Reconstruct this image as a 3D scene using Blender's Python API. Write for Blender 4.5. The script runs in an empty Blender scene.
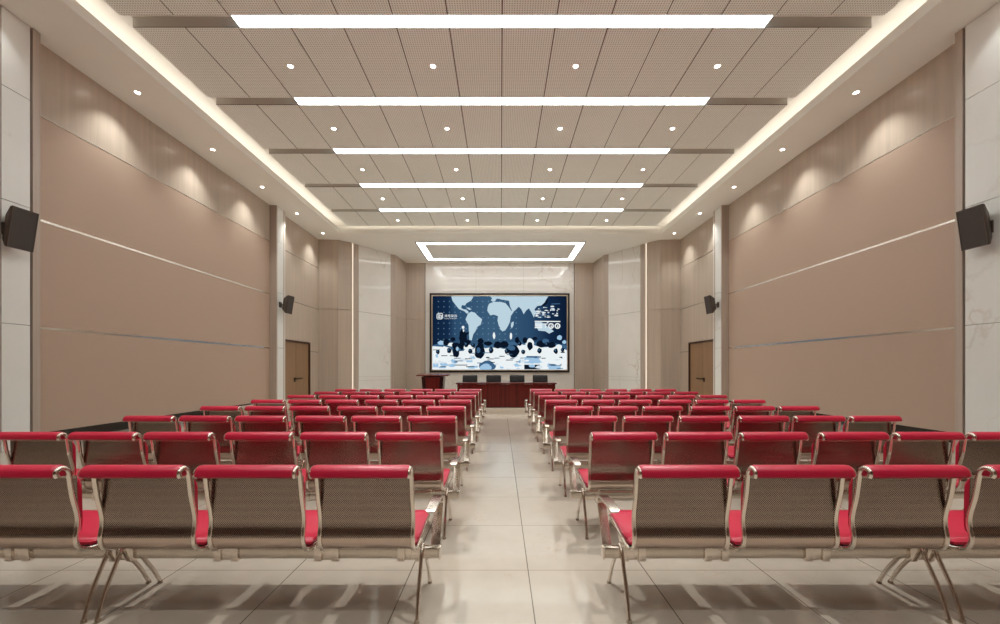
import bpy, bmesh, math, random
from mathutils import Vector, Matrix
random.seed(7)
SC = bpy.context.scene
COL = SC.collection
F, HC = 412.0, 1.386            # focal length in pixels of the 1000 px frame, eye height
PI = math.pi

# ------------------------------------------------------------------ materials
def nodes(name):
    m = bpy.data.materials.new(name); m.use_nodes = True
    nt = m.node_tree
    return m, nt, nt.nodes['Principled BSDF']

def N(nt, typ, **kw):
    n = nt.nodes.new(typ)
    for k, v in kw.items(): setattr(n, k, v)
    return n

def lin(c):
    return tuple(((v / 255) / 12.92 if v / 255 <= .04045 else ((v / 255 + .055) / 1.055) ** 2.4) for v in c) + (1.0,)

def plain(name, rgb, rough=.5, metal=0.0, spec=.5, noise=0.0, scale=30.0, coat=0.0, bump=0.0):
    m, nt, b = nodes(name)
    b.inputs['Roughness'].default_value = rough
    b.inputs['Metallic'].default_value = metal
    b.inputs['Specular IOR Level'].default_value = spec
    b.inputs['Coat Weight'].default_value = coat
    c = lin(rgb)
    tc = N(nt, 'ShaderNodeTexCoord')
    nz = N(nt, 'ShaderNodeTexNoise'); nz.inputs['Scale'].default_value = scale; nz.inputs['Detail'].default_value = 4
    nt.links.new(tc.outputs['Object'], nz.inputs['Vector'])
    mx = N(nt, 'ShaderNodeMix', data_type='RGBA')
    mx.inputs[6].default_value = tuple(v * (1 - noise) for v in c[:3]) + (1,)
    mx.inputs[7].default_value = tuple(min(1, v * (1 + noise)) for v in c[:3]) + (1,)
    nt.links.new(nz.outputs['Fac'], mx.inputs[0])
    nt.links.new(mx.outputs[2], b.inputs['Base Color'])
    if bump:
        bp = N(nt, 'ShaderNodeBump'); bp.inputs['Strength'].default_value = bump; bp.inputs['Distance'].default_value = .002
        nt.links.new(nz.outputs['Fac'], bp.inputs['Height']); nt.links.new(bp.outputs[0], b.inputs['Normal'])
    return m

def veneer(name, rgb, rough=.35, amount=.16, axis='Z', scale=14.0, spec=.4):
    """wood veneer, the grain running along one axis"""
    m, nt, b = nodes(name)
    tc = N(nt, 'ShaderNodeTexCoord'); mp = N(nt, 'ShaderNodeMapping')
    s = {'Z': (scale, scale, .25), 'X': (.25, scale, scale), 'Y': (scale, .25, scale)}[axis]
    mp.inputs['Scale'].default_value = s
    nt.links.new(tc.outputs['Object'], mp.inputs['Vector'])
    nz = N(nt, 'ShaderNodeTexNoise'); nz.inputs['Scale'].default_value = 1.0
    nz.inputs['Detail'].default_value = 6; nz.inputs['Roughness'].default_value = .65
    nt.links.new(mp.outputs[0], nz.inputs['Vector'])
    cr = N(nt, 'ShaderNodeValToRGB'); c = lin(rgb)
    cr.color_ramp.elements[0].position = .3; cr.color_ramp.elements[1].position = .7
    cr.color_ramp.elements[0].color = tuple(v * (1 - amount) for v in c[:3]) + (1,)
    cr.color_ramp.elements[1].color = tuple(v * (1 + amount) for v in c[:3]) + (1,)
    nt.links.new(nz.outputs['Fac'], cr.inputs[0]); nt.links.new(cr.outputs[0], b.inputs['Base Color'])
    b.inputs['Roughness'].default_value = rough; b.inputs['Specular IOR Level'].default_value = spec
    return m

def vein_nodes(nt, vec, base, vein, scale, width, amount):
    """pale stone with thin irregular veins; returns the colour socket"""
    nz = N(nt, 'ShaderNodeTexNoise'); nz.inputs['Scale'].default_value = scale; nz.inputs['Detail'].default_value = 5
    nt.links.new(vec, nz.inputs['Vector'])
    a = N(nt, 'ShaderNodeMath', operation='SUBTRACT'); a.inputs[1].default_value = .5
    nt.links.new(nz.outputs['Fac'], a.inputs[0])
    ab = N(nt, 'ShaderNodeMath', operation='ABSOLUTE'); nt.links.new(a.outputs[0], ab.inputs[0])
    rg = N(nt, 'ShaderNodeMapRange'); rg.inputs[1].default_value = 0; rg.inputs[2].default_value = width
    rg.inputs[3].default_value = amount; rg.inputs[4].default_value = 0
    nt.links.new(ab.outputs[0], rg.inputs[0])
    mk = N(nt, 'ShaderNodeTexNoise'); mk.inputs['Scale'].default_value = scale * .55; mk.inputs['Detail'].default_value = 2
    nt.links.new(vec, mk.inputs['Vector'])
    mr = N(nt, 'ShaderNodeMapRange'); mr.inputs[1].default_value = .5; mr.inputs[2].default_value = .66
    nt.links.new(mk.outputs['Fac'], mr.inputs[0])
    mu = N(nt, 'ShaderNodeMath', operation='MULTIPLY')
    nt.links.new(rg.outputs[0], mu.inputs[0]); nt.links.new(mr.outputs[0], mu.inputs[1])
    cl = N(nt, 'ShaderNodeTexNoise'); cl.inputs['Scale'].default_value = scale * 2.2; cl.inputs['Detail'].default_value = 6
    nt.links.new(vec, cl.inputs['Vector'])
    m0 = N(nt, 'ShaderNodeMix', data_type='RGBA')
    m0.inputs[6].default_value = tuple(v * .93 for v in lin(base)[:3]) + (1,)
    m0.inputs[7].default_value = tuple(min(1, v * 1.07) for v in lin(base)[:3]) + (1,)
    nt.links.new(cl.outputs['Fac'], m0.inputs[0])
    m1 = N(nt, 'ShaderNodeMix', data_type='RGBA'); m1.inputs[7].default_value = lin(vein)
    nt.links.new(mu.outputs[0], m1.inputs[0]); nt.links.new(m0.outputs[2], m1.inputs[6])
    return m1.outputs[2]

def marble(name, base, vein, rough=.12, scale=.55, width=.012, amount=.7):
    m, nt, b = nodes(name)
    tc = N(nt, 'ShaderNodeTexCoord'); mp = N(nt, 'ShaderNodeMapping')
    mp.inputs['Rotation'].default_value = (.5, .7, .6); mp.inputs['Scale'].default_value = (1, 1, .8)
    nt.links.new(tc.outputs['Object'], mp.inputs['Vector'])
    nt.links.new(vein_nodes(nt, mp.outputs[0], base, vein, scale, width, amount), b.inputs['Base Color'])
    b.inputs['Roughness'].default_value = rough
    return m

def joint_mask(nt, coord, offset, pitch, half):
    """1 inside a joint line repeating every pitch metres"""
    a = N(nt, 'ShaderNodeMath', operation='SUBTRACT'); a.inputs[1].default_value = offset - pitch * 100.5
    nt.links.new(coord, a.inputs[0])
    d = N(nt, 'ShaderNodeMath', operation='DIVIDE'); d.inputs[1].default_value = pitch; nt.links.new(a.outputs[0], d.inputs[0])
    fr = N(nt, 'ShaderNodeMath', operation='FRACT'); nt.links.new(d.outputs[0], fr.inputs[0])
    s = N(nt, 'ShaderNodeMath', operation='SUBTRACT'); s.inputs[1].default_value = .5; nt.links.new(fr.outputs[0], s.inputs[0])
    ab = N(nt, 'ShaderNodeMath', operation='ABSOLUTE'); nt.links.new(s.outputs[0], ab.inputs[0])
    lt = N(nt, 'ShaderNodeMath', operation='LESS_THAN'); lt.inputs[1].default_value = half / pitch
    nt.links.new(ab.outputs[0], lt.inputs[0])
    return lt.outputs[0]

def floor_material():
    m, nt, b = nodes('polished_floor_tile')
    tc = N(nt, 'ShaderNodeTexCoord')
    colr = vein_nodes(nt, tc.outputs['Object'], FLOOR_RGB, (150, 118, 92), 3.2, .006, .5)
    sp = N(nt, 'ShaderNodeSeparateXYZ'); nt.links.new(tc.outputs['Object'], sp.inputs[0])
    jx = joint_mask(nt, sp.outputs['X'], .189, .8, .0032)
    jy = joint_mask(nt, sp.outputs['Y'], 2.825, .8, .0022)
    mx = N(nt, 'ShaderNodeMath', operation='MAXIMUM'); nt.links.new(jx, mx.inputs[0]); nt.links.new(jy, mx.inputs[1])
    mm = N(nt, 'ShaderNodeMix', data_type='RGBA'); mm.inputs[7].default_value = lin((96, 84, 74))
    nt.links.new(mx.outputs[0], mm.inputs[0]); nt.links.new(colr, mm.inputs[6])
    nt.links.new(mm.outputs[2], b.inputs['Base Color'])
    b.inputs['Roughness'].default_value = .13
    return m

def dots_mask(nt, u, v, pu, pv, rad, stagger):
    def frac(sock, div, off=None):
        d = N(nt, 'ShaderNodeMath', operation='DIVIDE'); d.inputs[1].default_value = div; nt.links.new(sock, d.inputs[0])
        o = d.outputs[0]
        if off is not None:
            a = N(nt, 'ShaderNodeMath', operation='ADD'); nt.links.new(o, a.inputs[0]); nt.links.new(off, a.inputs[1]); o = a.outputs[0]
        f = N(nt, 'ShaderNodeMath', operation='FRACT'); nt.links.new(o, f.inputs[0])
        s = N(nt, 'ShaderNodeMath', operation='SUBTRACT'); s.inputs[1].default_value = .5; nt.links.new(f.outputs[0], s.inputs[0])
        return s.outputs[0]
    off = None
    if stagger:
        d = N(nt, 'ShaderNodeMath', operation='DIVIDE'); d.inputs[1].default_value = pv * 2; nt.links.new(v, d.inputs[0])
        f = N(nt, 'ShaderNodeMath', operation='FRACT'); nt.links.new(d.outputs[0], f.inputs[0])
        g = N(nt, 'ShaderNodeMath', operation='GREATER_THAN'); g.inputs[1].default_value = .5; nt.links.new(f.outputs[0], g.inputs[0])
        h = N(nt, 'ShaderNodeMath', operation='MULTIPLY'); h.inputs[1].default_value = .5; nt.links.new(g.outputs[0], h.inputs[0])
        off = h.outputs[0]
    cb = N(nt, 'ShaderNodeCombineXYZ'); nt.links.new(frac(u, pu, off), cb.inputs[0]); nt.links.new(frac(v, pv), cb.inputs[1])
    ln = N(nt, 'ShaderNodeVectorMath', operation='LENGTH'); nt.links.new(cb.outputs[0], ln.inputs[0])
    lt = N(nt, 'ShaderNodeMath', operation='LESS_THAN'); lt.inputs[1].default_value = rad; nt.links.new(ln.outputs['Value'], lt.inputs[0])
    return lt.outputs[0]

def perforated_ceiling():
    m, nt, b = nodes('perforated_ceiling_panel')
    tc = N(nt, 'ShaderNodeTexCoord'); sp = N(nt, 'ShaderNodeSeparateXYZ'); nt.links.new(tc.outputs['Object'], sp.inputs[0])
    k = dots_mask(nt, sp.outputs['X'], sp.outputs['Y'], .045, .045, .27, False)
    mm = N(nt, 'ShaderNodeMix', data_type='RGBA'); mm.inputs[6].default_value = lin((246, 250, 247)); mm.inputs[7].default_value = lin((196, 194, 188))
    nt.links.new(k, mm.inputs[0]); nt.links.new(mm.outputs[2], b.inputs['Base Color'])
    b.inputs['Roughness'].default_value = .6; b.inputs['Specular IOR Level'].default_value = .3
    return m

def perforated_metal():
    """steel sheet with round punched holes over the backrest (UV: metres across, metres along)"""
    m, nt, b = nodes('perforated_steel')
    uv = N(nt, 'ShaderNodeTexCoord'); sp = N(nt, 'ShaderNodeSeparateXYZ'); nt.links.new(uv.outputs['UV'], sp.inputs[0])
    k = dots_mask(nt, sp.outputs['X'], sp.outputs['Y'], .0105, .0062, .385, True)
    a = N(nt, 'ShaderNodeMath', operation='GREATER_THAN'); a.inputs[1].default_value = PERF_V[0]; nt.links.new(sp.outputs['Y'], a.inputs[0])
    c = N(nt, 'ShaderNodeMath', operation='LESS_THAN'); c.inputs[1].default_value = PERF_V[1]; nt.links.new(sp.outputs['Y'], c.inputs[0])
    u1 = N(nt, 'ShaderNodeMath', operation='MULTIPLY'); nt.links.new(a.outputs[0], u1.inputs[0]); nt.links.new(c.outputs[0], u1.inputs[1])
    u2 = N(nt, 'ShaderNodeMath', operation='MULTIPLY'); nt.links.new(u1.outputs[0], u2.inputs[0]); nt.links.new(k, u2.inputs[1])
    b.inputs['Base Color'].default_value = lin((196, 178, 166)); b.inputs['Metallic'].default_value = 1.0; b.inputs['Roughness'].default_value = .2
    hole = N(nt, 'ShaderNodeBsdfDiffuse'); hole.inputs['Color'].default_value = lin((38, 26, 23))
    ms = N(nt, 'ShaderNodeMixShader'); nt.links.new(u2.outputs[0], ms.inputs[0])
    nt.links.new(b.outputs[0], ms.inputs[1]); nt.links.new(hole.outputs[0], ms.inputs[2])
    nt.links.new(ms.outputs[0], nt.nodes['Material Output'].inputs['Surface'])
    return m

def emit(name, rgb, strength):
    m = bpy.data.materials.new(name); m.use_nodes = True; nt = m.node_tree
    nt.nodes.clear()
    e = nt.nodes.new('ShaderNodeEmission'); o = nt.nodes.new('ShaderNodeOutputMaterial')
    e.inputs['Color'].default_value = lin(rgb); e.inputs['Strength'].default_value = strength
    nt.links.new(e.outputs[0], o.inputs['Surface'])
    return m

FLOOR_RGB = (170, 158, 145)
PERF_V = (0.015, 0.335)
WARM = (251, 255, 251)
M = {}
M['floor'] = floor_material()
M['plaster'] = plain('warm_white_plaster', (244, 243, 238), .7, noise=.01, spec=.3)
M['cove'] = plain('white_cove_plaster', (246, 243, 238), .8, noise=.01, spec=.2)
M['slot'] = plain('tray_slab', (206, 204, 198), .8, noise=.02, spec=.2)
M['perf_ceiling'] = perforated_ceiling()
M['leather'] = plain('tan_fabric_wall_panel', (180, 156, 139), .5, noise=.035, scale=60, spec=.35, bump=.15)
M['veneer'] = veneer('pale_wood_veneer', (186, 170, 155), .28, .09, 'Z', 9, .5)
M['veneer_dark'] = veneer('brown_wood_post', (180, 164, 151), .3, .1, 'Z', 20, .5)
M['veneer_back'] = veneer('dark_walnut_veneer', (104, 82, 68), .35, .12, 'Z', 9, .4)
M['marble'] = marble('white_marble', (230, 227, 222), (176, 158, 142), .05, amount=.5)
M['marble_soft'] = marble('pilaster_marble', (226, 225, 221), (176, 158, 142), .28, amount=.4)
M['groove'] = plain('dark_joint', (70, 54, 44), .7, noise=.05)
M['strip'] = plain('polished_metal_strip', (222, 214, 204), .18, metal=1, noise=.03)
M['black_gloss'] = plain('black_skirting', (26, 20, 18), .08, noise=.1, coat=.4)
M['door'] = veneer('oak_door', (146, 114, 84), .4, .12, 'Z', 16, .4)
M['door_frame'] = plain('dark_brown_frame', (66, 36, 26), .35, noise=.1)
M['bronze'] = plain('dark_bronze_handle', (42, 30, 28), .3, metal=.7, noise=.1)
M['chrome'] = plain('chrome', (226, 216, 206), .1, metal=1, noise=.015)
M['steel'] = plain('satin_steel_beam', (206, 196, 184), .2, metal=1, noise=.03)
M['perf'] = perforated_metal()
M['red'] = plain('red_leatherette', (174, 19, 52), .36, noise=.05, scale=90, spec=.5, bump=.05)
M['black_pad'] = plain('black_pad_underside', (22, 16, 16), .6, noise=.1)
M['rubber'] = plain('grey_rubber', (90, 84, 78), .6, noise=.1)
M['mahogany'] = veneer('red_mahogany', (92, 26, 20), .22, .5, 'Z', 44, .5)
M['mahogany_x'] = veneer('red_mahogany_top', (92, 40, 32), .22, .2, 'X', 26, .5)
M['mahogany_deep'] = veneer('dark_mahogany', (36, 18, 16), .25, .2, 'Z', 26, .5)
M['gold_line'] = plain('brass_line', (206, 190, 168), .35, metal=1, noise=.05)
M['black_leather'] = plain('black_leather', (18, 14, 14), .35, noise=.15, scale=40)
M['speaker_box'] = plain('black_speaker_cabinet', (74, 62, 54), .45, noise=.1)
M['grille'] = plain('charcoal_grille', (62, 52, 47), .6, noise=.15, scale=220)
M['bezel_black'] = plain('black_bezel', (30, 20, 17), .3, noise=.08)
M['stage'] = marble('stage_stone', (206, 194, 178), (160, 140, 120), .2, 1.2, .006, .4)
M['white_ring'] = plain('white_trim', (240, 236, 230), .4, noise=.01)
M['bar'] = emit('light_bar_diffuser', (247, 254, 252), 5.6)
M['ring'] = emit('ring_light_diffuser', (254, 254, 252), 3.4)
M['led'] = emit('warm_led_strip', (255, 250, 240), 2.7)
M['lens'] = emit('downlight_lens', (255, 246, 232), 14.0)
M['edge_led'] = emit('edge_led', (255, 236, 212), .6)

# ------------------------------------------------------------------ geometry helpers
class MB:
    def __init__(self): self.v = []; self.f = []; self.mi = []; self.uv = {}
    def add(self, vs, fs, mi=0):
        o = len(self.v); self.v += [tuple(p) for p in vs]
        for f in fs: self.f.append([i + o for i in f]); self.mi.append(mi)
        return self
    def box(self, x0, x1, y0, y1, z0, z1, mi=0):
        if x0 > x1: x0, x1 = x1, x0
        if y0 > y1: y0, y1 = y1, y0
        vs = [(x, y, z) for z in (z0, z1) for y in (y0, y1) for x in (x0, x1)]
        return self.add(vs, [(0, 2, 3, 1), (4, 5, 7, 6), (0, 1, 5, 4), (2, 6, 7, 3), (0, 4, 6, 2), (1, 3, 7, 5)], mi)
    def prism(self, poly, z0, z1, mi=0):
        """polygon in x,y counted anticlockwise, extruded in z"""
        n = len(poly)
        vs = [(x, y, z0) for x, y in poly] + [(x, y, z1) for x, y in poly]
        fs = [tuple(reversed(range(n))), tuple(range(n, 2 * n))] + [(i, (i + 1) % n, n + (i + 1) % n, n + i) for i in range(n)]
        return self.add(vs, fs, mi)
    def tube(self, pts, r, seg=10, mi=0, cap=True):
        pts = [Vector(p) for p in pts]; n = len(pts); rings = []
        ref = None
        for i, p in enumerate(pts):
            t = (pts[min(i + 1, n - 1)] - pts[max(i - 1, 0)]).normalized()
            if ref is None:
                ref = Vector((1, 0, 0)) if abs(t.x) < .8 else Vector((0, 0, 1))
            u = (ref - t * ref.dot(t)).normalized(); w = t.cross(u); ref = u
            rr = r[i] if isinstance(r, (list, tuple)) else r
            rings.append([p + (u * math.cos(2 * PI * k / seg) + w * math.sin(2 * PI * k / seg)) * rr for k in range(seg)])
        vs = [q for ring in rings for q in ring]; fs = []
        for i in range(n - 1):
            for k in range(seg):
                a, b = i * seg + k, i * seg + (k + 1) % seg
                fs.append((a, b, b + seg, a + seg))
        if cap: fs += [tuple(reversed(range(seg))), tuple(range((n - 1) * seg, n * seg))]
        return self.add(vs, fs, mi)
    def cyl(self, c, r, h, axis='Z', seg=24, mi=0, r2=None):
        d = {'X': Vector((1, 0, 0)), 'Y': Vector((0, 1, 0)), 'Z': Vector((0, 0, 1))}[axis]
        c = Vector(c)
        return self.tube([c - d * h / 2, c + d * h / 2], [r, r if r2 is None else r2], seg, mi)
    def loft(self, rings, mi=0, cap=True):
        n = len(rings[0]); vs = [p for r in rings for p in r]; fs = []
        for i in range(len(rings) - 1):
            for k in range(n):
                a, b = i * n + k, i * n + (k + 1) % n
                fs.append((a, b, b + n, a + n))
        if cap: fs += [tuple(reversed(range(n))), tuple(range((len(rings) - 1) * n, len(rings) * n))]
        return self.add(vs, fs, mi)
    def mesh(self, name, mats, smooth=None, bevel=0.0):
        me = bpy.data.meshes.new(name); me.from_pydata(self.v, [], self.f)
        for m in (mats if isinstance(mats, (list, tuple)) else [mats]): me.materials.append(m)
        me.polygons.foreach_set('material_index', self.mi)
        bm = bmesh.new(); bm.from_mesh(me)
        if bevel:
            es = [e for e in bm.edges if len(e.link_faces) == 2 and e.calc_face_angle(0) > .6]
            bmesh.ops.bevel(bm, geom=es, offset=bevel, segments=2, affect='EDGES', profile=.6)
        bmesh.ops.recalc_face_normals(bm, faces=bm.faces)
        bm.to_mesh(me); bm.free()
        if smooth is not None:
            me.polygons.foreach_set('use_smooth', [True] * len(me.polygons))
            me.set_sharp_from_angle(angle=math.radians(smooth))
        me.update()
        return me
    def build(self, name, mats, parent=None, smooth=None, bevel=0.0):
        return link(name, self.mesh(name, mats, smooth, bevel), parent)

def link(name, me, parent=None, loc=None):
    o = bpy.data.objects.new(name, me); COL.objects.link(o)
    if parent is not None: o.parent = parent
    if loc is not None: o.location = loc
    return o

def thing(name, label, cat, loc=(0, 0, 0), rz=0.0, group=None):
    o = bpy.data.objects.new(name, None); COL.objects.link(o)
    o.empty_display_size = .1; o.location = loc; o.rotation_euler = (0, 0, rz)
    o['label'] = label; o['category'] = cat
    if group: o['group'] = group
    return o

def struct(o, label, cat):
    o['kind'] = 'structure'; o['label'] = label; o['category'] = cat
    return o

def kids(o): return [c for c in COL.objects if c.parent is o]

def copy_tree(o, table, parent=None):
    c = o.copy(); COL.objects.link(c); c.parent = parent
    for ch in table.get(o.name, ()): copy_tree(ch, table, c)
    return c

def smooth_path(pts, sub=6):
    """Catmull-Rom through 2-D or 3-D points"""
    pts = [Vector(p) for p in pts]; out = []
    for i in range(len(pts) - 1):
        p0 = pts[max(i - 1, 0)]; p1 = pts[i]; p2 = pts[i + 1]; p3 = pts[min(i + 2, len(pts) - 1)]
        for k in range(sub):
            t = k / sub
            out.append(.5 * ((2 * p1) + (p2 - p0) * t + (2 * p0 - 5 * p1 + 4 * p2 - p3) * t * t + (3 * p1 - p0 - 3 * p2 + p3) * t ** 3))
    out.append(pts[-1])
    return out

# ------------------------------------------------------------------ levels of the hall
ZS = HC + 5.97         # soffit underside
ZF = ZS + .20          # top of the soffit edge
ZP = HC + 6.27         # underside of the perforated panels
ZU = ZP + .20          # slab above the panels
XL, XR = -8.45, 8.35   # side wall faces
Y0, Y1 = -4.5, 19.1    # back of the hall, start of the stage walls
YS = 23.5              # wall behind the screen
BARS = [7.46 + 2.23 * k for k in range(-4, 5)]
ROWS_DL = [8.55 + 2.232 * k for k in range(-5, 5)]

# floor and stage
struct(MB().box(XL - .4, XR + .4, Y0 - .4, YS + .4, -.2, 0).build('floor', M['floor']), 'polished beige stone tile floor of the whole hall', 'floor')
st = MB().box(XL + .02, XR - .02, 12.55, YS - .02, 0.0, .15).build('stage', M['stage'], bevel=.006)
struct(st, 'low pale stone stage platform across the front of the hall', 'stage')

# ---- ceiling: lowered border, slab over the tray, perforated bays
TXL, TXR, TY0, TY1 = -7.13, 7.17, -3.6, 18.3
c = MB()
ZT = ZS + .03            # floor of the light trough behind the lip
c.box(XL - .4, TXL, Y0 - .4, YS + .4, ZS, ZT); c.box(TXR, XR + .4, Y0 - .4, YS + .4, ZS, ZT)
c.box(TXL, TXR, TY1, YS + .4, ZS, ZT); c.box(TXL, TXR, Y0 - .4, TY0, ZS, ZT)
c.box(TXL - .04, TXL, TY0 - .04, TY1 + .04, ZT, ZF); c.box(TXR, TXR + .04, TY0 - .04, TY1 + .04, ZT, ZF)
c.box(TXL, TXR, TY1, TY1 + .04, ZT, ZF); c.box(TXL, TXR, TY0 - .04, TY0, ZT, ZF)
struct(c.build('ceiling', M['plaster']), 'smooth beige lowered ceiling border round the tray and over the stage', 'ceiling')
sl = MB().box(TXL - .6, TXR + .6, TY0 - .6, TY1 + .6, ZU, ZU + .1)
sl.box(TXL - .6, TXL - .5, TY0 - .6, TY1 + .6, ZT, ZU); sl.box(TXR + .5, TXR + .6, TY0 - .6, TY1 + .6, ZT, ZU)
sl.box(TXL - .6, TXR + .6, TY1 + .5, TY1 + .6, ZT, ZU); sl.box(TXL - .6, TXR + .6, TY0 - .6, TY0 - .5, ZT, ZU)
struct(sl.build('ceiling_slab', M['cove']), 'white slab of the ceiling tray, bright along the cove', 'ceiling')
PXL, PXR = -6.78, 6.84
edges = [TY0 + .35] + [b for b in BARS] + [18.16]
ordw = ['first', 'second', 'third', 'fourth', 'fifth', 'sixth', 'seventh', 'eighth', 'ninth', 'tenth']
for i in range(len(edges) - 1):
    a = edges[i] + (.135 if i else 0); b = edges[i + 1] - (.135 if i < len(edges) - 2 else 0)
    mb = MB(); w = (PXR - PXL) / 14
    for k in range(14):
        mb.box(PXL + k * w + .010, PXL + (k + 1) * w - .010, a, b, ZP, ZP + .0075)
    mb.box(PXL + .002, PXR - .002, a + .002, b - .002, ZP + .008, ZP + .0195, 2)
    mb.box(PXL, PXR, a, b, ZP + .0205, ZU - .002, 1)
    o = mb.build('ceiling_bay', [M['perf_ceiling'], M['slot'], M['groove']])
    struct(o, 'row of perforated beige ceiling panels, %s bay from the back of the hall' % ordw[i], 'ceiling')

# ---- cove strips
def strip(nm, x0, x1, y0, y1, label):
    t = thing('cove_light', label, 'light', ((x0 + x1) / 2, (y0 + y1) / 2, ZT), group='cove lights round the ceiling tray')
    hx, hy = (x1 - x0) / 2, (y1 - y0) / 2
    MB().box(-hx, hx, -hy, hy, .001, .02).build('channel', M['white_ring'], t)
    MB().box(-hx + .008, hx - .008, -hy + .008, hy - .008, .021, .03).build('diffuser', M['led'], t)
strip('l', TXL - .30, TXL - .20, TY0 + .1, TY1 - .1, 'warm cove light glowing along the left edge of the ceiling tray')
strip('r', TXR + .20, TXR + .30, TY0 + .1, TY1 - .1, 'warm cove light glowing along the right edge of the ceiling tray')
strip('f', TXL + .1, TXR - .1, TY1 + .22, TY1 + .28, 'warm cove light along the stage end of the ceiling tray')

# ---- linear light bars
barw = ['farthest from the stage, behind the viewer', 'second from the back, behind the viewer', 'over the viewer', 'over the nearest benches',
        'nearest and widest one in view', 'second nearest in view', 'third nearest in view', 'fourth nearest in view', 'smallest and closest to the stage in view']
proto_bar = None
bar_tab = {}
for i, yb in enumerate(BARS):
    if i == 0:
        t = thing('light_bar', '', 'light', (.03, yb, ZP), group='linear light bars across the ceiling tray')
        h = MB().box(-4.82, 4.82, -.125, .125, .012, .19).build('housing', M['slot'], t)
        d = MB().box(-4.82, 4.82, -.12, .12, .001, .0115).build('diffuser', M['bar'], t)
        proto_bar = t; bar_tab = {t.name: [h, d]}
    else:
        t = copy_tree(proto_bar, bar_tab); t.location = (.03, yb, ZP)
    t['label'] = 'long white ceiling light bar, %s' % barw[i]

# ---- recessed downlights with a spot lamp in each
def spot(parent, energy, size_deg, blend, radius, loc=(0, 0, -.03), tilt=None):
    l = bpy.data.lights.new('lamp', 'SPOT'); l.energy = energy; l.spot_size = math.radians(size_deg); l.spot_blend = blend
    l.shadow_soft_size = radius; l.color = lin(WARM)[:3]
    o = bpy.data.objects.new('lamp', l); COL.objects.link(o); o.parent = parent; o.location = loc
    if tilt: o.rotation_euler = tilt
    return o
tr = MB()
ring = []
for r, z in ((.075, 0.0), (.075, -.008), (.068, -.012), (.052, -.010), (.050, -.002)):
    ring.append([(r * math.cos(2 * PI * k / 24), r * math.sin(2 * PI * k / 24), z) for k in range(24)])
DL_TRIM = tr.loft(ring, cap=False).mesh('trim', M['white_ring'], 40)
DL_LENS = MB().cyl((0, 0, -.004), .0515, .006).mesh('lens', M['lens'])
TRAY_W, KEY_W, SOFFIT_W = 122, 480, 82
rown = {5: 'first row in view', 6: 'second row in view', 7: 'third row in view', 8: 'fourth row in view', 9: 'row closest to the stage',
        4: 'row just over the near benches', 3: 'row over the nearest benches', 2: 'row over the viewer', 1: 'second row from the back', 0: 'row at the back of the hall'}
poss = ['far left', 'middle left', 'middle right', 'far right']
for i, y in enumerate(ROWS_DL):
    for k, x in enumerate((-4.9, -2.3, 2.4, 5.0) if i == 3 else (-4.36, -1.4, 1.56, 4.5)):
        t = thing('downlight', 'small round tray downlight, %s one of the %s' % (poss[k], rown[i]), 'light', (x, y, ZP), group='downlights in the ceiling tray')
        link('trim', DL_TRIM, t); link('lens', DL_LENS, t)
        spot(t, (KEY_W if k in (1, 2) else .25 * KEY_W) if i == 3 else TRAY_W * (.2 if i in (2, 4) else 1), 66, .4, .012)
for s, x in (('left', -7.86), ('right', 7.7)):
    for i in range(9):
        y = 8.92 + 2.33 * (i - 4)
        w = ['row end at the back', 'second from the back', 'third from the back', 'fourth from the back', 'nearest in view', 'second nearest in view', 'third nearest in view',
             'fourth nearest in view', 'closest to the stage'][i]
        t = thing('downlight', 'small round soffit downlight along the %s wall, %s' % (s, w), 'light', (x, y, ZS), group='downlights along the side walls')
        link('trim', DL_TRIM, t); link('lens', DL_LENS, t)
        spot(t, SOFFIT_W * (.2 if i == 3 else 1), 92, 1.0, .03, (0, 0, -.03), (0, math.radians(8 if s == 'left' else -8), 0))

# ---- rectangular ring light over the stage
t = thing('ring_light', 'large rectangular white ring of light in the ceiling before the screen', 'light', (0, 0, ZS))
def ring_boxes(x0, x1, y0, y1, w, z0, z1):
    mb = MB()
    mb.box(x0, x1, y0, y0 + w, z0, z1); mb.box(x0, x1, y1 - w, y1, z0, z1)
    mb.box(x0, x0 + w, y0 + w, y1 - w, z0, z1); mb.box(x1 - w, x1, y0 + w, y1 - w, z0, z1)
    return mb
ring_boxes(-4.0, 4.0, 19.55, 22.75, .33, -.012, -.004).build('diffuser', M['ring'], t)
ring_boxes(-4.05, 4.05, 19.50, 22.80, .05, -.016, -.0001).build('outer_trim', M['groove'], t)
ring_boxes(-3.67, 3.67, 19.88, 22.42, .04, -.016, -.001).build('inner_trim', M['slot'], t)

# ------------------------------------------------------------------ side walls
TRIMN = [0]
def trim_name():
    TRIMN[0] += 1
    return 'trim_%d' % TRIMN[0]

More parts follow.
